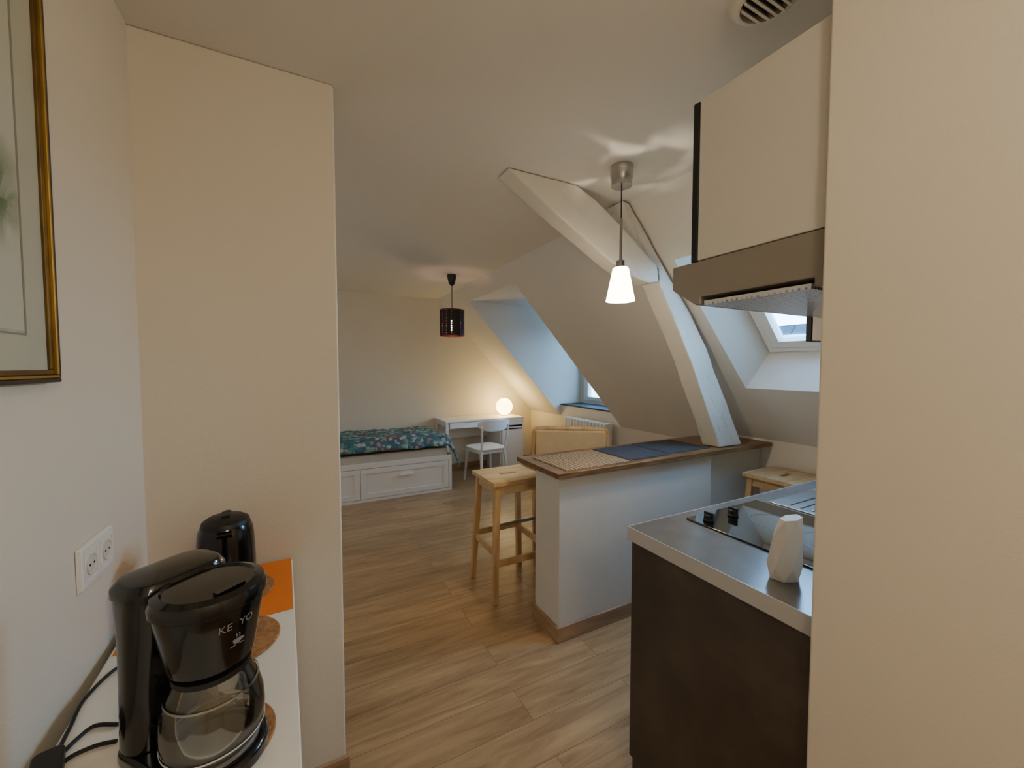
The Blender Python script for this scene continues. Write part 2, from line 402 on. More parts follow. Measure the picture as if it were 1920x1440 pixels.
# windows
def window(name, O, Bs, w, h, label, split):
    e = thing(name, O, label, 'window', kind='structure')
    Z = (0, 0, 0)
    bm = B(); oring(bm, Z, Bs, 0, w, 0, h, -.03, .03, .045); mk('frame', bm, WHITEP, e, bevel=.003)
    n = split; sw = (w-.09)/n
    for i in range(n):
        u0 = .045+i*sw
        bm = B(); oring(bm, Z, Bs, u0+.002, u0+sw-.002, .047, h-.047, -.045, .02, .05); mk('sash', bm, WHITEP, e, bevel=.003)
        bm = B(); obox(bm, Z, Bs, u0+.05, u0+sw-.05, .095, h-.095, -.006, 0); mk('pane', bm, PANE, e)
    bm = B(); obox(bm, Z, Bs, w/2-.012, w/2+.012, h*.45, h*.45+.06, -.055, -.045); obox(bm, Z, Bs, w/2-.008, w/2+.008, h*.45-.06, h*.45+.03, -.075, -.055)
    mk('handle', bm, WHITEP, e, bevel=.002)
window('window_1', (3.475, 3.43, .94), ((0, 1, 0), (0, 0, 1), (1, 0, 0)), 1.02, 1.16, 'white dormer window with two sashes', 2)
k = 1/math.sqrt(1+1.082**2)
window('window_2', (2.73, 1.55, 1.562), ((0, -1, 0), (-k, 0, 1.082*k), (1.082*k, 0, k)), .65, 1.075, 'white roof skylight window in a plastered recess', 1)
bm = B(); prism(bm, [(0, 2.36), (3, -1.5), (-3.2, -1.5)], lambda p: (p[0], -5, p[1]), lambda p: (p[0], 9, p[1]))
mk('neighbouring_roof', bm, ROOF, loc=(9.5, 0, 0), label='grey slate roof of the house across the street', category='roof')

# ------------------------------------------------------------ timber
tr = thing('roof_timber', (2.5, 1.78, .905), 'white painted crooked timber truss standing on the bar top', 'beam')
def rel(p): return (p[0]-2.5, p[1]-1.78, p[2]-.905)
dtex = bpy.data.textures.new('timber_lumps', 'CLOUDS'); dtex.noise_scale = .22; dtex.noise_depth = 2
def tim(name, pts, y0, y1, mat, amp):
    bm = B(); prism(bm, pts, lambda p: rel((p[0], y0, p[1])), lambda p: rel((p[0], y1, p[1])))
    bmesh.ops.triangulate(bm, faces=bm.faces)
    o = mk(name, bm, mat, tr)
    r = o.modifiers.new('r', 'REMESH'); r.mode = 'VOXEL'; r.voxel_size = .006; r.use_smooth_shade = True
    d = o.modifiers.new('d', 'DISPLACE'); d.texture = dtex; d.strength = amp; d.mid_level = .58
tim('post', [(1.58, 2.364), (1.58, 2.22), (1.665, 2.15), (1.765, 2.085), (1.80, 2.04), (1.865, 2.03), (1.875, 1.925), (2.02, 1.70), (2.165, 1.46), (2.455, .908), (2.69, .908), (2.46, 1.30), (2.305, 1.56), (2.14, 1.785), (2.02, 1.91), (1.90, 2.045), (1.76, 2.21), (1.632, 2.355)], 1.71, 1.84, TIMPOST, .014)
tim('brace', [(.85, 2.367), (1.0, 2.276), (1.175, 2.175), (1.34, 2.085), (1.488, 2.005), (1.63, 1.95), (1.75, 1.925), (1.83, 1.94), (1.82, 2.03), (1.743, 2.075), (1.62, 2.165), (1.484, 2.25), (1.36, 2.32), (1.25, 2.367)], 1.68, 1.79, TIMBRACE, .008)

# ------------------------------------------------------------ kitchen
kb = thing('kitchen_base_cabinet', (.985, YW+.003, 0), 'dark anthracite kitchenette base cabinet with laminate side panel', 'cabinet')
bm = B(); bx(bm, 0, .018, 0, .535, .0, .853); bx(bm, 1.292, 1.31, 0, .535, .0, .853); bx(bm, .018, 1.292, 0, .535, .08, .098); bx(bm, .018, 1.292, 0, .008, .098, .853); bx(bm, .018, 1.292, .515, .535, .80, .853)
mk('body', bm, ANTH, kb)
boxpart('plinth', kb, .02, 1.29, .44, .46, 0, .079, BLACKM)
for i in range(2):
    d = boxpart('door', kb, .004+.655*i, .651+.655*i, .537, .556, .085, .848, ANTH)
    bm = B(); tube(bm, [(.2+.655*i, .556, .80), (.2+.655*i, .58, .80), (.42+.655*i, .58, .80), (.42+.655*i, .556, .80)], .005, 8, sm=False)
    mk('handle', bm, STEEL, d, smooth=True)
wt = thing('kitchen_worktop', (.978, YW+.002, .855), 'dark grey laminate worktop with pale edge strip', 'worktop')
bm = B(); W0 = 1.33; Dp = .567
sx0, sx1, sy0, sy1 = .99, 1.28, .10, .46
for a in ((.003, sx0, 0, Dp-.003), (sx1, W0, 0, Dp-.003), (sx0, sx1, 0, sy0), (sx0, sx1, sy1, Dp-.003)):
    bx(bm, *a, 0, .045)
mk('surface', bm, WTOP, wt)
bm = B(); slab(bm, [(0, 0), (.003, 0), (.003, Dp-.003), (W0, Dp-.003), (W0, Dp), (0, Dp)], 0, .0455)
mk('edge_strip', bm, WEDGE, wt, label='pale edge strip along the worktop')
hob = thing('electric_hob', (1.21, .50, .9), 'black glass two-ring hob with two knobs set in worktop', 'hob')
bm = B(); slab(bm, rrect(0, .42, 0, .47, .008), .0005, .006); mk('glass_plate', bm, GLASSBLK, hob, bevel=.002)
for (x, y, r) in ((.22, .11, .09), (.24, .30, .075)):
    bm = B(); lathe(bm, [(r, .0061), (r, .0064), (r-.003, .0064), (r-.003, .0061)], 48, (x, y), caps=False); mk('cooking_zone_ring', bm, ZONE, hob)
for x, y in ((.045, .41), (.165, .40)):
    bm = B(); lathe(bm, [(.018, .0065), (.018, .012), (.016, .014), (.015, .028), (.013, .030)], 28, (x, y)); bx(bm, x-.004, x+.004, y-.017, y+.017, .012, .038)
    mk('knob', bm, BLACKM, hob, bevel=.0015)
sk = thing('kitchen_sink', (1.66, .50, .9), 'stainless steel inset sink with ribbed drainer', 'sink')
bm = B()
for a in ((0, .34, 0, .44), (.59, .61, 0, .44), (.34, .59, 0, .075), (.34, .59, .375, .44)): bx(bm, *a, .0005, .004)
for i in range(9): bx(bm, .03, .29, .05+i*.04, .058+i*.04, .004, .008)
mk('rim_and_drainer', bm, STEEL, sk, bevel=.0015)
bm = B()
for a in ((.34, .345, .075, .375), (.585, .59, .075, .375), (.345, .585, .075, .08), (.345, .585, .37, .375)): bx(bm, *a, -.14, .0005)
bx(bm, .34, .59, .075, .375, -.145, -.14); mk('basin', bm, STEEL, sk)
bm = B(); lathe(bm, [(.022, .0045), (.022, .03), (.012, .04), (.011, .05)], 20, (.46, .035)); tube(bm, [(.46, .035, .05), (.46, .035, .2), (.46, .07, .25), (.46, .14, .25), (.46, .17, .2)], .01, 12)
mk('tap', bm, STEEL, sk, smooth=True)

# air freshener: faceted body
bm = B()
prof = [(.038, 0, 0, 0), (.043, .035, .5, .0), (.039, .115, 0, .008), (.027, .158, .5, .014)]
rings = []
for r, z, off, sh in prof:
    rings.append([bm.verts.new((r*math.cos((i+off)*2*PI/6)+sh, r*.72*math.sin((i+off)*2*PI/6), z+(.006*math.cos((i+off)*2*PI/6) if z > .12 else 0))) for i in range(6)])
for ki, (a, b_) in enumerate(zip(rings, rings[1:])):
    for i in range(6):
        j = (i+1) % 6
        if ki % 2 == 0: bm.faces.new([a[i], a[j], b_[i]]); bm.faces.new([a[j], b_[j], b_[i]])
        else: bm.faces.new([a[i], a[j], b_[j]]); bm.faces.new([a[i], b_[j], b_[i]])
bm.faces.new(rings[0][::-1]); bm.faces.new(rings[-1])
mk('air_freshener', bm, M('grey_white_plastic', 'D2CFC8', .45, var=.01), loc=(1.098, .576, .9008), rot=math.radians(-25), label='white faceted plastic air freshener standing on the dark worktop', category='air freshener')

# hood
hd = thing('cooker_hood', (.98, YW+.003, 1.622), 'grey metal slimline cooker hood under white wall cabinet', 'cooker hood')
bm = B(); prism(bm, [(0, .12), (.395, .12), (.395, .053), (.315, 0), (.30, 0), (.30, .02), (.02, .02), (.02, 0), (0, 0)], lambda p: (0, p[0], p[1]), lambda p: (.6, p[0], p[1]))
mk('body', bm, STEELD, hd, bevel=.003)
bm = B(); bx(bm, .01, .59, .03, .295, -.002, .010); mk('grease_filter', bm, FILTER, hd, label='silver perforated metal grease filter')
bm = B(); bx(bm, .46, .56, .385, .3965, .10, .112); mk('switch', bm, BLACKM, hd)
uc = thing('wall_cabinet', (.98, YW+.003, 1.744), 'white wall cabinet with dark door above the hood', 'cabinet', group='kitchen wall cabinets')
boxpart('body', uc, 0, .6, 0, .312, 0, .433, CABW)
boxpart('door', uc, .001, .599, .314, .334, -.002, .435, BLACKM)
u2 = thing('wall_cabinet', (1.585, YW+.003, 1.54), 'narrow white wall cabinet with dark door beside the hood', 'cabinet', group='kitchen wall cabinets')
boxpart('body', u2, 0, .20, 0, .312, 0, .60, CABW)
boxpart('door', u2, .001, .199, .314, .334, -.002, .602, BLACKM)

# ceiling vent
cv = thing('ceiling_vent', (1.03, .622, ZC), 'round ivory ceiling extractor vent with louvres', 'vent')
bm = B(); lathe(bm, [(.082, -.001), (.082, -.008), (.074, -.02), (.062, -.028), (.056, -.028), (.056, -.012), (.06, -.001)], 48, caps=False); mk('rim', bm, VENTM, cv, smooth=True)
bm = B(); lathe(bm, [(.055, -.004), (.055, -.010)], 40); mk('back_plate', bm, VBACK, cv)
for i in range(6):
    bm = B()
    y = -.042+.017*i; hw = math.sqrt(.056**2-y*y)
    hexa(bm, [(-hw, y, -.012), (hw, y, -.012), (hw, y+.004, -.012), (-hw, y+.004, -.012)], [(-hw, y-.010, -.034), (hw, y-.010, -.034), (hw, y-.004, -.034), (-hw, y-.004, -.034)])
    mk('louvre', bm, VENTM, cv)

# ------------------------------------------------------------ pendants
GLOW = M('lit_frosted_glass', 'FFF6E8', .4, emit='FFEBCC', es=18)
pl = thing('pendant_lamp', (1.319, 1.438, ZC), 'pendant lamp with lit white glass cone shade and steel canopy', 'pendant lamp')
bm = B(); lathe(bm, [(.052, -.001), (.052, -.05), (.048, -.06), (.047, -.09), (.01, -.093)], 40); mk('canopy', bm, STEEL, pl, smooth=True)
bm = B(); lathe(bm, [(.003, -.092), (.003, -.235)], 8); mk('cord', bm, CABLE, pl)
bm = B(); lathe(bm, [(.006, -.235), (.007, -.24), (.007, -.425), (.02, -.43), (.022, -.46), (.03, -.466)], 20); mk('rod', bm, STEEL, pl, smooth=True)
bm = B(); lathe(bm, [(.032, -.462), (.036, -.466), (.066, -.615), (.063, -.615), (.034, -.470)], 48, caps=False); mk('shade', bm, GLOW, pl, smooth=True)
BULB = M('lit_bulb', 'FFFFFF', .4, emit='FFD9A0', es=30)
bm = B(); lathe(bm, [(.012, -.47), (.014, -.50), (.028, -.535), (.030, -.555), (.022, -.575), (.001, -.585)], 24); mk('bulb', bm, BULB, pl, smooth=True)

p2 = thing('pendant_lamp', (1.338, 3.881, ZC), 'pendant lamp with dark perforated metal drum shade glowing red', 'pendant lamp')
bm = B(); lathe(bm, [(.045, -.001), (.045, -.03), (.03, -.09), (.012, -.11)], 32); mk('canopy', bm, BLACKM, p2, smooth=True)
bm = B(); lathe(bm, [(.004, -.108), (.004, -.40)], 8); mk('cord', bm, CABLE, p2)
bm = B(); lathe(bm, [(.022, -.38), (.022, -.45)], 16)
for a in range(3):
    an = a*2*PI/3; tube(bm, [(0, 0, -.40), (.12*math.cos(an), .12*math.sin(an), -.36)], .003, 6, sm=False)
mk('lamp_holder', bm, BLACKM, p2)
bm = B(); lathe(bm, [(.123, -.355), (.123, -.612)], 64, caps=False); mk('shade', bm, PERF, p2, smooth=True)
for z0 in (-.352, -.604):
    bm = B(); lathe(bm, [(.1245, z0), (.1245, z0-.012), (.121, z0-.012), (.121, z0), (.1245, z0)], 64, caps=False)
    mk('shade_rim', bm, COPPER, p2, smooth=True)
bm = B(); lathe(bm, [(.1205, -.366), (.1205, -.602)], 64, caps=False)
ml, ntl, bl = base('red_diffuser'); bl.inputs['Base Color'].default_value = lin('5A1420'); bl.inputs['Alpha'].default_value = .55; bl.inputs['Emission Color'].default_value = lin('D04058'); bl.inputs['Emission Strength'].default_value = .10
mk('liner', bm, ml, p2, smooth=True, label='translucent red inner liner')
BULB2 = M('dim_bulb', 'FFFFFF', .4, emit='FFC8B4', es=45)
bm = B(); lathe(bm, [(.014, -.45), (.02, -.47), (.034, -.505), (.036, -.53), (.025, -.555), (.001, -.565)], 24); mk('bulb', bm, BULB2, p2, smooth=True)

# ------------------------------------------------------------ bed
bd = thing('daybed', (-.5, 4.45, 0), 'white daybed with two framed storage drawers', 'bed')
bm = B(); bx(bm, 0, .03, .02, .86, 0, .42); bx(bm, 1.99, 2.02, .02, .86, 0, .42); bx(bm, 0, 2.02, .84, .86, 0, .42); bx(bm, .03, 1.99, .03, .05, .03, .34)
mk('bed_frame', bm, WHITE, bd, bevel=.003)
bm = B(); bx(bm, 0, 2.02, 0, .02, .36, .42); bx(bm, 0, .035, 0, .02, .0, .36); bx(bm, 1.985, 2.02, 0, .02, 0, .36); bx(bm, .035, 1.985, 0.002, .02, .0, .03)
mk('front_rail', bm, WHITE, bd, bevel=.002)
for x0, x1 in ((.04, 1.008), (1.012, 1.98)):
    bm = B(); Bs = ((1, 0, 0), (0, 0, 1), (0, -1, 0)); oring(bm, (0, 0, 0), Bs, x0, x1, .034, .356, -.02, 0, .055); bx(bm, x0+.05, x1-.05, .009, .02, .08, .31)
    d = mk('drawer', bm, WHITE, bd, bevel=.002)
    xm = (x0+x1)/2
    bm = B(); prism(bm, [(-.085, .0), (-.075, .016), (.075, .016), (.085, 0), (.06, -.012), (-.06, -.012)], lambda p: (xm+p[0], .004, .255+p[1]), lambda p: (xm+p[0]*.92, -.022, .255+p[1]*.92))
    mk('handle', bm, HANDW, d, bevel=.002)
boxpart('mattress', bd, .035, 1.985, .03, .835, .40, .50, MATTR, .02)
bm = B()
NX, NY = 90, 48
top = lambda u, v: .635+.018*noise.noise(Vector((u*5, v*6, 1)))+.012*noise.noise(Vector((u*14, v*13, 4)))
grid = []
for i in range(NX+1):
    row = []
    for j in range(NY+1):
        v = 4.475+.79*j/NY
        g = min(1, max(0, (v-4.62)/.2)); umax = 1.61-.095*g*g*(3-2*g)
        u = -.455+(umax+.455)*i/NX
        e = min((v-4.475)/.12, (5.265-v)/.10, 1); e = max(0, e); s = math.sin(e*PI/2)
        z = .515+(top(u, v)-.515)*(s**.8)
        f = max(0, (u-(umax-.18))/.18); z -= (.27*(1-g)+.07*g)*f**2.2
        z = max(z, .515) if u < 1.50 else z
        y = v - (1-s)*.02 + (.012*noise.noise(Vector((u*7, 0, 2))))*(1-s)
        row.append(bm.verts.new((u+.5, y-4.45, z+.012+.010*noise.noise(Vector((u*9, v*9, 8))))))
    grid.append(row)
for i in range(NX):
    for j in range(NY): bm.faces.new([grid[i][j], grid[i+1][j], grid[i+1][j+1], grid[i][j+1]])
qo = mk('quilt', bm, QUILT, loc=(-.5, 4.45, 0), smooth=True, label='green, blue and red patterned quilt spread over the daybed', category='quilt')
sd = qo.modifiers.new('s', 'SOLIDIFY'); sd.thickness = .02; sd.offset = 1

# ------------------------------------------------------------ desk
dk = thing('desk', (1.58, 4.85, 0), 'white desk with side cabinet against the wall', 'desk')
boxpart('desktop', dk, 0, 1.13, 0, .49, .73, .75, WHITE)
boxpart('modesty_panel', dk, .03, .77, .44, .455, .45, .73, WHITE)
boxpart('drawer', dk, .06, .76, .012, .40, .65, .725, WHITE)
for y in (.02, .44): boxpart('leg', dk, .01, .045, y, y+.035, 0, .73, WHITE)
boxpart('side_rail', dk, .015, .04, .056, .439, .05, .085, WHITE, .002)
boxpart('side_rail', dk, .015, .04, .056, .439, .68, .729, WHITE, .002)
bm = B()
for a in ((.77, .79, .01, .47, .0, .73), (1.11, 1.13, .01, .47, .0, .73), (.79, 1.11, .45, .47, .03, .73), (.79, 1.11, .01, .45, .03, .05), (.79, 1.11, .01, .45, .60, .62)): bx(bm, *a)
mk('cabinet_body', bm, WHITE, dk, bevel=.002)
boxpart('cabinet_door', dk, .792, 1.108, -.006, .009, .05, .585, WHITE)
boxpart('upper_drawer', dk, .792, 1.108, -.006, .009, .645, .728, WHITE)
boxpart('slot_shade_strip', dk, .792, 1.108, .012, .014, .621, .645, DARKGAP, 0, label='dark strip standing in for the shadow between door and drawer')  # slot's shade is put in as a dark coloured strip
gl = thing('table_lamp', (2.52, 5.08, .7505), 'lit white glass globe table lamp standing on the desk', 'table lamp')
bm = B(); lathe(bm, [(.05, 0), (.05, .012), (.035, .02)], 32); mk('base', bm, WHITEP, gl, smooth=True)
GLOBE = M('lit_globe_glass', 'FFF4DC', .4, emit='FFD484', es=14)
bm = B(); lathe(bm, [(max(.001, .118*math.sin(a)), .132-.118*math.cos(a)) for a in [.32+(PI-.32)*i/22 for i in range(23)]], 40); mk('globe_shade', bm, GLOBE, gl, smooth=True)

# white chair
ch = thing('chair', (2.02, 4.60, 0), 'white wooden chair with curved backrest pulled up to the desk', 'chair', rot=math.radians(8))
bm = B(); slab(bm, rrect(-.205, .205, -.20, .20, .09, 8), .43, .45); mk('seat', bm, WHITE, ch, bevel=.006)
for sxn in (-1, 1):
    bm = B(); leg(bm, (sxn*.20, .20, 0), (sxn*.165, .165, .43), .022, .022, .032, .032); mk('leg', bm, WARMW, ch, bevel=.006)
    bm = B(); leg(bm, (sxn*.20, -.235, 0), (sxn*.165, -.165, .43), .022, .022, .034, .034); mk('leg', bm, WARMW, ch, bevel=.006)
    bm = B(); tube(bm, [(sxn*.165, -.175, .43), (sxn*.18, -.205, .58), (sxn*.19, -.225, .73)], .013, 10); mk('back_post', bm, WHITE, ch, smooth=True)
bm = B(); bx(bm, -.16, .16, .155, .175, .385, .43); bx(bm, -.16, .16, -.175, -.155, .385, .43); bx(bm, -.175, -.155, -.16, .16, .385, .43); bx(bm, .155, .175, -.16, .16, .385, .43); mk('apron', bm, WHITE, ch, bevel=.002)
bm = B(); N = 20; f = []
for i in range(N+1):
    a = -1+2*i/N; x = a*.225; y = -.255+.055*a*a; zt_ = .805-.03*a**4; zb = .665+.055*abs(a)**3
    f.append([bm.verts.new((x, y, zb)), bm.verts.new((x, y-.006, zt_)), bm.verts.new((x, y+.010, zt_)), bm.verts.new((x, y+.016, zb))])
for a, b_ in zip(f, f[1:]):
    for i in range(4): bm.faces.new([a[i], a[(i+1) % 4], b_[(i+1) % 4], b_[i]])
bm.faces.new(f[0]); bm.faces.new(f[-1][::-1]); mk('backrest', bm, WHITE, ch, bevel=.004)

# radiator
rd = thing('radiator', (2.99, 3.84, 0), 'white ribbed radiator below the dormer window', 'radiator')
boxpart('body', rd, -.02, .05, -.42, .42, .18, .81, WHITE, .006)
for i in range(13):
    boxpart('rib', rd, -.040, -.0205, -.40+.062*i, -.36+.062*i, .21, .802, WHITE, .003)
boxpart('wall_bracket', rd, .0505, .1195, -.3, .3, .4, .6, WHITE)
for y in (-.3, .3): boxpart('foot', rd, 0, .03, y-.02, y+.02, 0, .1795, WHITE)

# ------------------------------------------------------------ bar stools
st = thing('bar_stool', (1.185, 2.335, 0), 'light birch bar stool with hand slot beside the bar', 'bar stool', group='birch bar stools')
bm = B()
for a in ((-.185, .185, -.175, -.016), (-.185, .185, .016, .175), (-.185, -.06, -.016, .016), (.06, .185, -.016, .016)): bx(bm, *a, .72, .745)
bmesh.ops.remove_doubles(bm, verts=bm.verts, dist=1e-5)
mk('seat', bm, PINEX, st)
for sx_ in (-1, 1):
    for sy_ in (-1, 1):
        bm = B(); leg(bm, (sx_*.18, sy_*.178, 0), (sx_*.145, sy_*.138, .72), .034, .034, .038, .038); mk('leg', bm, PINE, st, bevel=.004)
def at(z): t = z/.72; return .18-.035*t, .178-.04*t
def rail(nm, side, z, h, t_, mat):
    lx, ly = at(z); bm = B()
    if side == 'x+': bx(bm, lx-t_/2, lx+t_/2, -ly+.016, ly-.016, z, z+h)
    if side == 'x-': bx(bm, -lx-t_/2, -lx+t_/2, -ly+.016, ly-.016, z, z+h)
    if side == 'y+': bx(bm, -lx+.016, lx-.016, ly-t_/2, ly+t_/2, z, z+h)
    if side == 'y-': bx(bm, -lx+.016, lx-.016, -ly-t_/2, -ly+t_/2, z, z+h)
    mk(nm, bm, mat, st, bevel=.003)
for s in ('x+', 'x-', 'y+', 'y-'): rail('apron', s, .66, .058, .018, PINEX)
rail('stretcher', 'x-', .28, .04, .02, PINE); rail('stretcher', 'x+', .28, .04, .02, PINE); rail('stretcher', 'y-', .22, .04, .02, PINE); rail('stretcher', 'y+', .30, .04, .02, PINE)
lx, ly = at(.47); bm = B(); bx(bm, -lx+.015, lx-.015, -ly-.009, -ly+.009, .465, .485); mk('footrest_bar', bm, STEEL, st, bevel=.003, label='grey metal foot bar')
dup(st, (2.77, 1.46, 0), 0, 'light birch bar stool by the knee wall behind the kitchenette')

# upholstered chair behind the bar
ac = thing('armchair', (1.80, 2.50, 0), 'birch-framed chair with tan canvas back and seat behind the bar', 'chair', rot=math.radians(-34))
for s in (-1, 1):
    bm = B(); tube(bm, [(s*.265, -.10, 0), (s*.265, -.12, .45), (s*.27, -.145, .75), (s*.262, -.165, .96)], .02, 10, flat=.7); mk('back_leg', bm, PINE, ac, smooth=True)
    bm = B(); leg(bm, (s*.26, .42, 0), (s*.26, .40, .60), .034, .04, .034, .04); mk('front_leg', bm, PINE, ac, bevel=.005)
    bm = B(); slab(bm, rrect(s*.265-.028, s*.265+.028, -.11, .45, .02), .60, .62); mk('armrest', bm, PINE, ac, bevel=.004)
bm = B(); tube(bm, [(-.266, -.163, .95), (-.255, -.17, .985), (-.2, -.172, .998), (0, -.182, 1.004), (.2, -.172, .998), (.255, -.17, .985), (.266, -.163, .95)], .016, 10); mk('top_rail', bm, PINE, ac, smooth=True)
bm = B(); hexa(bm, [(-.255, -.145, .42), (.255, -.145, .42), (.255, -.10, .42), (-.255, -.10, .42)], [(-.255, -.195, .992), (.255, -.195, .992), (.255, -.15, .992), (-.255, -.15, .992)]); mk('back_cushion', bm, FABRIC, ac, bevel=.018, seg=3)
bm = B(); bx(bm, -.24, .24, -.09, .42, .36, .45); mk('seat_cushion', bm, FABRIC, ac, bevel=.025, seg=3)
bm = B(); bx(bm, -.245, .245, .405, .425, .30, .355); bx(bm, -.245, .245, -.13, -.11, .28, .335); bx(bm, -.27, -.25, -.10, .40, .30, .355); bx(bm, .25, .27, -.10, .40, .30, .355); mk('seat_rail', bm, PINE, ac, bevel=.003)

# placemats
def placemat(name, x0, x1, y0, y1, z, mat, label, group, rot=0):
    cx, cy = (x0+x1)/2, (y0+y1)/2
    bm = B(); slab(bm, rrect(x0-cx, x1-cx, y0-cy, y1-cy, .006), 0, .004)
    return mk(name, bm, mat, loc=(cx, cy, z), rot=rot, label=label, category='placemat', group=group)
placemat('placemat', 1.20, 1.65, 1.70, 2.04, .9055, WEAVE, 'beige woven seagrass placemat on the bar top', 'placemats on the bar', .02)
placemat('placemat', 1.665, 2.0, 1.72, 2.06, .9055, DARKMAT, 'dark grey woven placemat on the bar top', 'placemats on the bar')
placemat('placemat', 2.015, 2.40, 1.74, 2.07, .9055, DARKMAT, 'dark grey woven placemat on the bar top', 'placemats on the bar')

# ------------------------------------------------------------ hallway sideboard
TR = math.radians(2.26)
sb = thing('sideboard', (-.004, .42, 0), 'narrow white sideboard against the hallway wall', 'sideboard', rot=TR)
TOPW = M('sideboard_white', 'E8E4DA', .4, var=.01)
boxpart('top', sb, -.35, 0, 0, 1.03, .805, .83, TOPW)
boxpart('body', sb, -.345, -.022, .01, 1.02, .05, .8045, TOPW)
for i in range(3): boxpart('door', sb, -.0215, -.004, .012+.337*i, .345+.337*i, .055, .80, TOPW)
for a in ((-.335, .03), (-.05, .03), (-.335, 1.0), (-.05, 1.0)):
    bm = B(); lathe(bm, [(.012, 0), (.018, .0495)], 16, a); mk('foot', bm, WHITEP, sb)
bm = B(); slab(bm, rrect(-.17, .17, -.155, .155, .004), 0, .0012)
mk('orange_placemat', bm, ORANGE, loc=(-.212, 1.292, .8306), rot=TR, label='bright orange flat placemat on the white sideboard', category='placemat')
def coaster(x, y, z, r, label):
    bm = B(); lathe(bm, [(r-.0015, 0), (r, .0012), (r, .004), (r-.0015, .005)], 56)
    return mk('cork_trivet', bm, CORK, loc=(x, y, z), label=label, category='trivet', group='round cork trivets')
coaster(-.178, 1.295, .8322, .092, 'round cork trivet on the orange mat under the kettle')
coaster(-.155, 1.060, .8306, .094, 'round cork trivet on the white sideboard top')
coaster(-.145, .780, .8306, .09, 'round cork trivet under the coffee maker')

# kettle
kt = thing('electric_kettle', (-.195, 1.30, .8375), 'black plastic electric kettle on cork trivet', 'kettle', rot=math.radians(95))
bm = B(); lathe(bm, [(.062, 0), (.064, .004), (.064, .016), (.058, .02)], 40); mk('power_base', bm, BLACKM, kt, smooth=True)
bm = B(); lathe(bm, [(.058, .021), (.066, .03), (.067, .08), (.065, .14), (.062, .175), (.056, .188)], 44); prism(bm, [(.045, .15), (.072, .182), (.045, .188)], lambda p: (-p[0], -.016, p[1]), lambda p: (-p[0], .016, p[1])); mk('body', bm, BLACKP, kt, smooth=True)
bm = B(); lathe(bm, [(.056, .189), (.053, .199), (.04, .208), (.01, .211)], 36); bx(bm, -.02, .02, -.009, .009, .208, .216); mk('lid', bm, BLACKM, kt, smooth=True)
bm = B(); tube(bm, [(.05, 0, .185), (.085, 0, .19), (.10, 0, .16), (.095, 0, .10), (.066, 0, .05)], .012, 12, flat=.8); mk('handle', bm, BLACKM, kt, smooth=True)

# coffee maker
cm = thing('coffee_maker', (-.135, .750, .8358), 'black drip coffee maker with glass carafe on cork trivet', 'coffee maker', rot=math.radians(-49.9))
def stadium(x0, x1, hw, rb=.03, n=14):
    pts = []
    for i in range(n+1):
        a = -PI/2+PI*i/n; pts.append((x1-hw+hw*math.cos(a), hw*math.sin(a)))
    for a0 in (PI/2, PI):
        cx, cy = x0+rb, (hw-rb) if a0 == PI/2 else -(hw-rb)
        for i in range(6):
            a = a0+PI/2*i/5; pts.append((cx+rb*math.cos(a), cy+rb*math.sin(a)))
    return pts
bm = B(); slab(bm, stadium(-.140, .074, .070), 0, .026); mk('base', bm, BLACKP, cm, bevel=.008, seg=3)
bm = B(); lathe(bm, [(.060, .0265), (.060, .029), (.056, .030), (.054, .0285)], 44); mk('warming_plate', bm, M('hotplate', '9C9A96', .4, .5), cm, smooth=True)
def loft(bm, secs):
    R = [[bm.verts.new((p[0], p[1], z)) for p in pts] for z, pts in secs]
    n = len(R[0])
    for a, b_ in zip(R, R[1:]):
        for i in range(n): bm.faces.new([a[i], a[(i+1) % n], b_[(i+1) % n], b_[i]])
    bm.faces.new(R[0][::-1]); bm.faces.new(R[-1])
bm = B(); loft(bm, [(.026, rrect(-.138, -.072, -.068, .062, .028)), (.12, rrect(-.138, -.072, -.066, .058, .028)), (.2, rrect(-.140, -.066, -.066, .062, .03)), (.262, rrect(-.144, -.056, -.068, .066, .032))])
mk('water_tank', bm, BLACKP, cm, bevel=.002)
bm = B(); loft(bm, [(.2625, rrect(-.148, -.050, -.070, .069, .034)), (.276, rrect(-.148, -.050, -.070, .069, .034)), (.287, rrect(-.141, -.057, -.062, .062, .03)), (.290, rrect(-.128, -.068, -.048, .048, .025))])
mk('tank_lid', bm, BLACKP, cm, bevel=.002)
HR = lambda z: .056+(.070-.056)*min(1, max(0, (z-.17)/.08))
bm = B(); lathe(bm, [(.046, .163), (.055, .167)]+[(HR(z), z) for z in (.175, .19, .21, .23, .25, .258)], 56)
bx(bm, -.07, -.045, -.03, .03, .175, .255)
mk('filter_housing', bm, BLACKP, cm, smooth=True)
bm = B(); lathe(bm, [(.0720, .2585), (.0745, .261), (.0745, .271), (.071, .279), (.060, .283), (.057, .280), (.03, .2815), (.001, .282)], 56); bx(bm, .041, .052, -.02, .02, .280, .285); mk('filter_lid', bm, BLACKP, cm, smooth=True)
cf = [(.047, .0305), (.058, .035), (.066, .050), (.068, .070), (.066, .095), (.059, .120), (.051, .138), (.048, .148)]
bm = B(); lathe(bm, cf+[(r-.002, z) for r, z in cf[::-1]], 56, caps=False); mk('glass_carafe', bm, CARAFE, cm, smooth=True)
bm = B(); lathe(bm, [(.049, .147), (.051, .148), (.051, .156), (.030, .160)], 48)
ha = math.radians(118); hx, hy = math.cos(ha), math.sin(ha)
tube(bm, [(.048*hx, .048*hy, .151), (.074*hx, .074*hy, .149), (.086*hx, .086*hy, .12), (.084*hx, .084*hy, .07), (.068*hx, .068*hy, .055)], .008, 12)
mk('carafe_lid_and_handle', bm, BLACKM, cm, smooth=True)
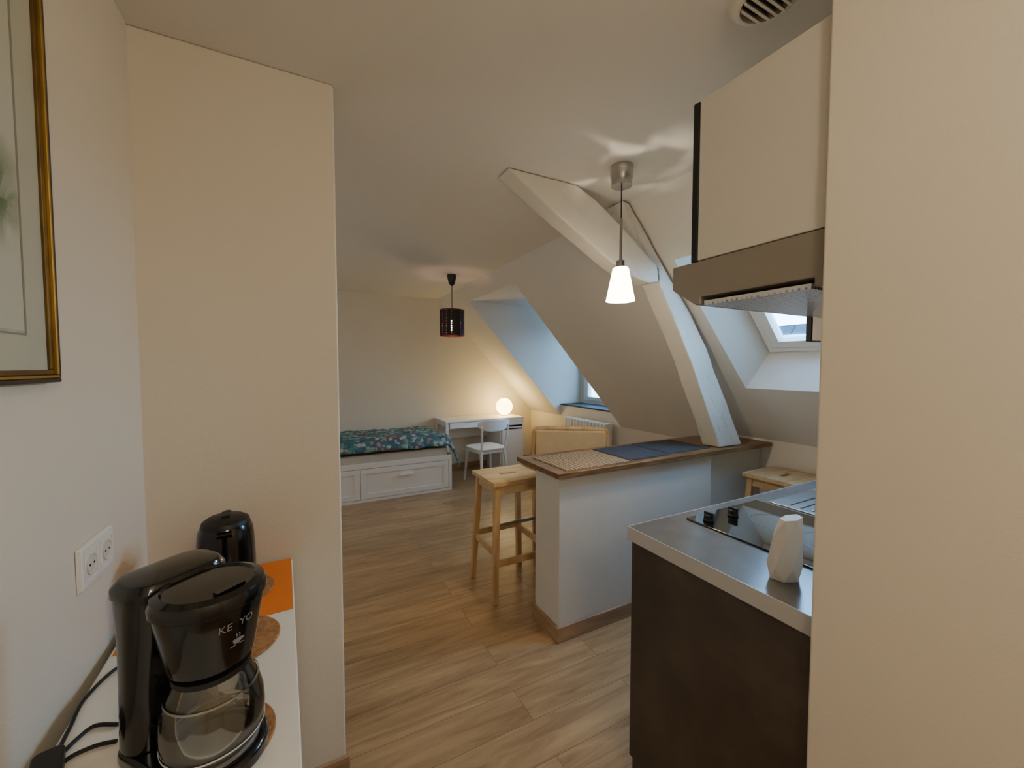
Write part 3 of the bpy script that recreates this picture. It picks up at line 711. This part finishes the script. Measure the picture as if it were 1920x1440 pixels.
bm = B(); lathe(bm, [(.0600, .1195), (.0610, .1195), (.0602, .1225), (.0592, .1225), (.0600, .1195)], 48, caps=False)
mk('metal_band', bm, STEEL, cm, smooth=True)
bm = B(); lathe(bm, [(.0662, .047), (.0670, .047), (.0674, .0495), (.0666, .0495), (.0662, .047)], 48, caps=False); mk('level_marking', bm, MAR, cm)
def wraptext(txt, size, zc, ang0):
    cu = bpy.data.curves.new('t', 'FONT'); cu.body = txt; cu.size = size; cu.align_x = 'CENTER'; cu.align_y = 'CENTER'
    to = bpy.data.objects.new('t', cu); C.objects.link(to)
    bpy.context.view_layer.update()
    me = bpy.data.meshes.new_from_object(to.evaluated_get(bpy.context.evaluated_depsgraph_get()))
    bpy.data.objects.remove(to)
    for v in me.vertices:
        z = zc+v.co.y; r = HR(z)+.0006; a = ang0+v.co.x/r
        v.co = (r*math.cos(a), r*math.sin(a), z)
    return me
me = wraptext('KE  YO', .016, .235, -.05)
me.materials.append(PRINT); to = bpy.data.objects.new('printed_lettering', me); C.objects.link(to); to.parent = cm; to['label'] = 'white printed letters KE YO'
bm = B()
def wp(pts):
    vs = []
    for x, z in pts:
        zz = .207+z; r = HR(zz)+.0007; a = -.02+x/r; vs.append(bm.verts.new((r*math.cos(a), r*math.sin(a), zz)))
    bm.faces.new(vs)
wp([(-.007, .004), (-.006, -.001), (-.003, -.004), (.003, -.004), (.006, -.001), (.007, .004)])
wp([(-.010, -.007), (.010, -.007), (.010, -.0056), (-.010, -.0056)])
wp([(.007, .003), (.010, .003), (.010, -.001), (.006, -.001)])
for dx in (-.003, .001): wp([(dx, .006), (dx+.0012, .006), (dx+.0028, .009), (dx+.0008, .013), (dx-.0004, .0125), (dx+.0012, .009)])
mk('cup_emblem', bm, PRINT, cm, label='small white steaming cup symbol')

def cable(pts, label):
    bm = B(); o = pts[0]; tube(bm, [(p[0]-o[0], p[1]-o[1], p[2]-o[2]) for p in pts], .0032, 8)
    return mk('power_cable', bm, CABLE, loc=o, smooth=True, label=label, category='cable', group='black appliance cables')
cable([(-.275, .975, .8345), (-.315, 1.06, .8345), (-.35, 1.075, .8345), (-.372, 1.0, .8345), (-.366, .93, .8345), (-.362, .885, .8345)], 'black power cable curling over the sideboard top')
cable([(-.295, .90, .8345), (-.33, .915, .8345), (-.345, .895, .8345), (-.352, .875, .8345)], 'black power cable from coffee maker to the socket block')
cable([(-.285, .86, .8345), (-.31, .865, .8345), (-.335, .86, .8345), (-.345, .85, .8345)], 'black power cable from coffee maker to the socket block')
bm = B(); slab(bm, rrect(-.018, .018, -.035, .035, .01), 0, .022); mk('cable_plug', bm, BLACKM, loc=(-.356, .835, .8306), rot=.3, bevel=.004, label='black plug block lying on the sideboard edge', category='plug')

# socket
so = thing('wall_socket', (-.4045, 1.15, 1.045), 'white double wall socket plate on the cream wall', 'wall socket')
bm = B(); hexa(bm, [(0, -.076, -.044), (0, .076, -.044), (0, .076, .044), (0, -.076, .044)], [(.009, -.073, -.041), (.009, .073, -.041), (.009, .073, .041), (.009, -.073, .041)]); mk('plate', bm, WHITEP, so, bevel=.002)
OUTM = M('outlet_shadow', 'D9D4C9', .5)
for y in (-.036, .036):
    bm = B(); oring(bm, (0, 0, 0), ((0, 1, 0), (0, 0, 1), (1, 0, 0)), y-.029, y+.029, -.03, .03, .009, .011, .003); mk('insert_frame', bm, WHITE, so, bevel=.001)
    bm = B(); lathe(bm, [(.021, 0), (.021, .0025), (.019, .0025), (.018, .0008)], 32)
    mk('outlet', bm, OUTM, so, rotv=(0, PI/2, 0), loc=(.0092, y, 0), smooth=True)
    for dy in (-.009, .009):
        bm = B(); lathe(bm, [(.0024, 0), (.0024, .0006)], 12, (0, dy))
        mk('pin_hole', bm, DARKGAP, so, rotv=(0, PI/2, 0), loc=(.0105, y, 0))

# picture
pf = thing('framed_picture', (-.4045, .738, 1.422), 'framed watercolour with thin gilded frame hanging on the hallway wall', 'picture')
YB = ((0, 1, 0), (0, 0, 1), (1, 0, 0)); w2, hh = .276, .78
bm = B(); oring(bm, (0, 0, 0), YB, -w2, w2, 0, hh, .001, .018, .008); mk('outer_frame', bm, FDARK, pf, bevel=.002)
bm = B(); oring(bm, (0, 0, 0), YB, -w2+.008, w2-.008, .008, hh-.008, .003, .019, .005); mk('gilded_moulding', bm, GOLDL, pf, bevel=.0015)
bm = B(); oring(bm, (0, 0, 0), YB, -w2+.013, w2-.013, .013, hh-.013, .003, .014, .009); mk('inner_moulding', bm, GOLD, pf, bevel=.002)
bm = B(); obox(bm, (0, 0, 0), YB, -w2+.02, w2-.02, .02, hh-.02, .004, .009); mk('passepartout', bm, PMAT, pf)
bm = B(); oring(bm, (0, 0, 0), YB, -w2+.078, w2-.078, .078, hh-.1, .0091, .0102, .003); mk('inner_border', bm, GREYLINE, pf)
bm = B(); obox(bm, (0, 0, 0), YB, -w2+.084, w2-.084, .084, hh-.106, .0091, .0098); mk('artwork', bm, ART, pf)

# ------------------------------------------------------------ lights
def light(name, kind, loc, energy, color, size=.1, rot=(0, 0, 0), sy=None):
    l = bpy.data.lights.new(name, kind); l.energy = energy; l.color = color
    if kind == 'AREA':
        l.size = size
        if sy: l.shape = 'RECTANGLE'; l.size_y = sy
    else: l.shadow_soft_size = size
    o = bpy.data.objects.new(name, l); o.location = loc; o.rotation_euler = rot; C.objects.link(o); return o
light('pendant_light', 'POINT', (1.319, 1.438, 1.735), 10, (1, .84, .62), .03)
light('globe_light', 'POINT', (2.50, 5.03, 1.03), 5.5, (1, .78, .34), .1)
light('hall_light', 'POINT', (.25, -.60, 2.00), 17, (1, .85, .66), .12)
light('side_fill_light', 'AREA', (-1.55, 3.4, 1.5), 9, (1, .98, .95), 1.2, (0, math.radians(-90), 0), 1.4)  # added fill for the far room; the left wall holds no window
sp_ = light('added_ceiling_patch_spot', 'SPOT', (1.36, 1.41, 1.93), 10, (1, .88, .68), .012, (PI, 0, 0))  # added spot above the shade, noise breaks it into ceiling light patches
sp_.data.spot_size = math.radians(88); sp_.data.spot_blend = .8
sp_.data.use_nodes = True; nt = sp_.data.node_tree; em = nt.nodes['Emission']
tc = nt.nodes.new('ShaderNodeTexCoord'); nn = nt.nodes.new('ShaderNodeTexNoise'); nn.inputs['Scale'].default_value = 2.6; nn.inputs['Detail'].default_value = 1.0; nn.inputs['Distortion'].default_value = .7
nt.links.new(tc.outputs['Normal'], nn.inputs['Vector'])
mr = nt.nodes.new('ShaderNodeMapRange'); mr.inputs['From Min'].default_value = .48; mr.inputs['From Max'].default_value = .80; nt.links.new(nn.outputs['Fac'], mr.inputs['Value']); nt.links.new(mr.outputs[0], em.inputs['Strength'])
def portal(name, loc, rot, sx_, sy_):
    o = light(name, 'AREA', loc, 1, (1, 1, 1), sx_, rot, sy_); o.data.cycles.is_portal = True
portal('dormer_portal', (3.52, 3.94, 1.52), (0, math.radians(90), 0), 1.16, 1.02)
nv = Vector((-1.082*k, 0, -k))
o = light('skylight_portal', 'AREA', (2.365+.06, 1.225, WZ(2.365)+.06), 1, (1, 1, 1), .65, (0, 0, 0), 1.07)
o.rotation_euler = nv.to_track_quat('-Z', 'Y').to_euler(); o.data.cycles.is_portal = True

w = bpy.data.worlds.new('World'); bpy.context.scene.world = w; w.use_nodes = True
nt = w.node_tree; bg = nt.nodes['Background']
tc = nt.nodes.new('ShaderNodeTexCoord'); sp = nt.nodes.new('ShaderNodeSeparateXYZ'); nt.links.new(tc.outputs['Generated'], sp.inputs[0])
rp = nt.nodes.new('ShaderNodeValToRGB'); rp.color_ramp.elements[0].color = (.38, .69, 1, 1); rp.color_ramp.elements[1].color = (.25, .56, 1, 1)
nt.links.new(sp.outputs['Z'], rp.inputs['Fac']); nt.links.new(rp.outputs['Color'], bg.inputs['Color'])
bg.inputs['Strength'].default_value = 20.0

# ------------------------------------------------------------ camera
cd = bpy.data.cameras.new('camera'); cd.sensor_width = 36; cd.lens = 750/1920*36; cd.clip_start = .02
co = bpy.data.objects.new('camera', cd); C.objects.link(co); co.location = (0, 0, 1.45)
co.rotation_euler = (math.radians(90-2.52), 0, math.radians(-27.5))
bpy.context.scene.camera = co
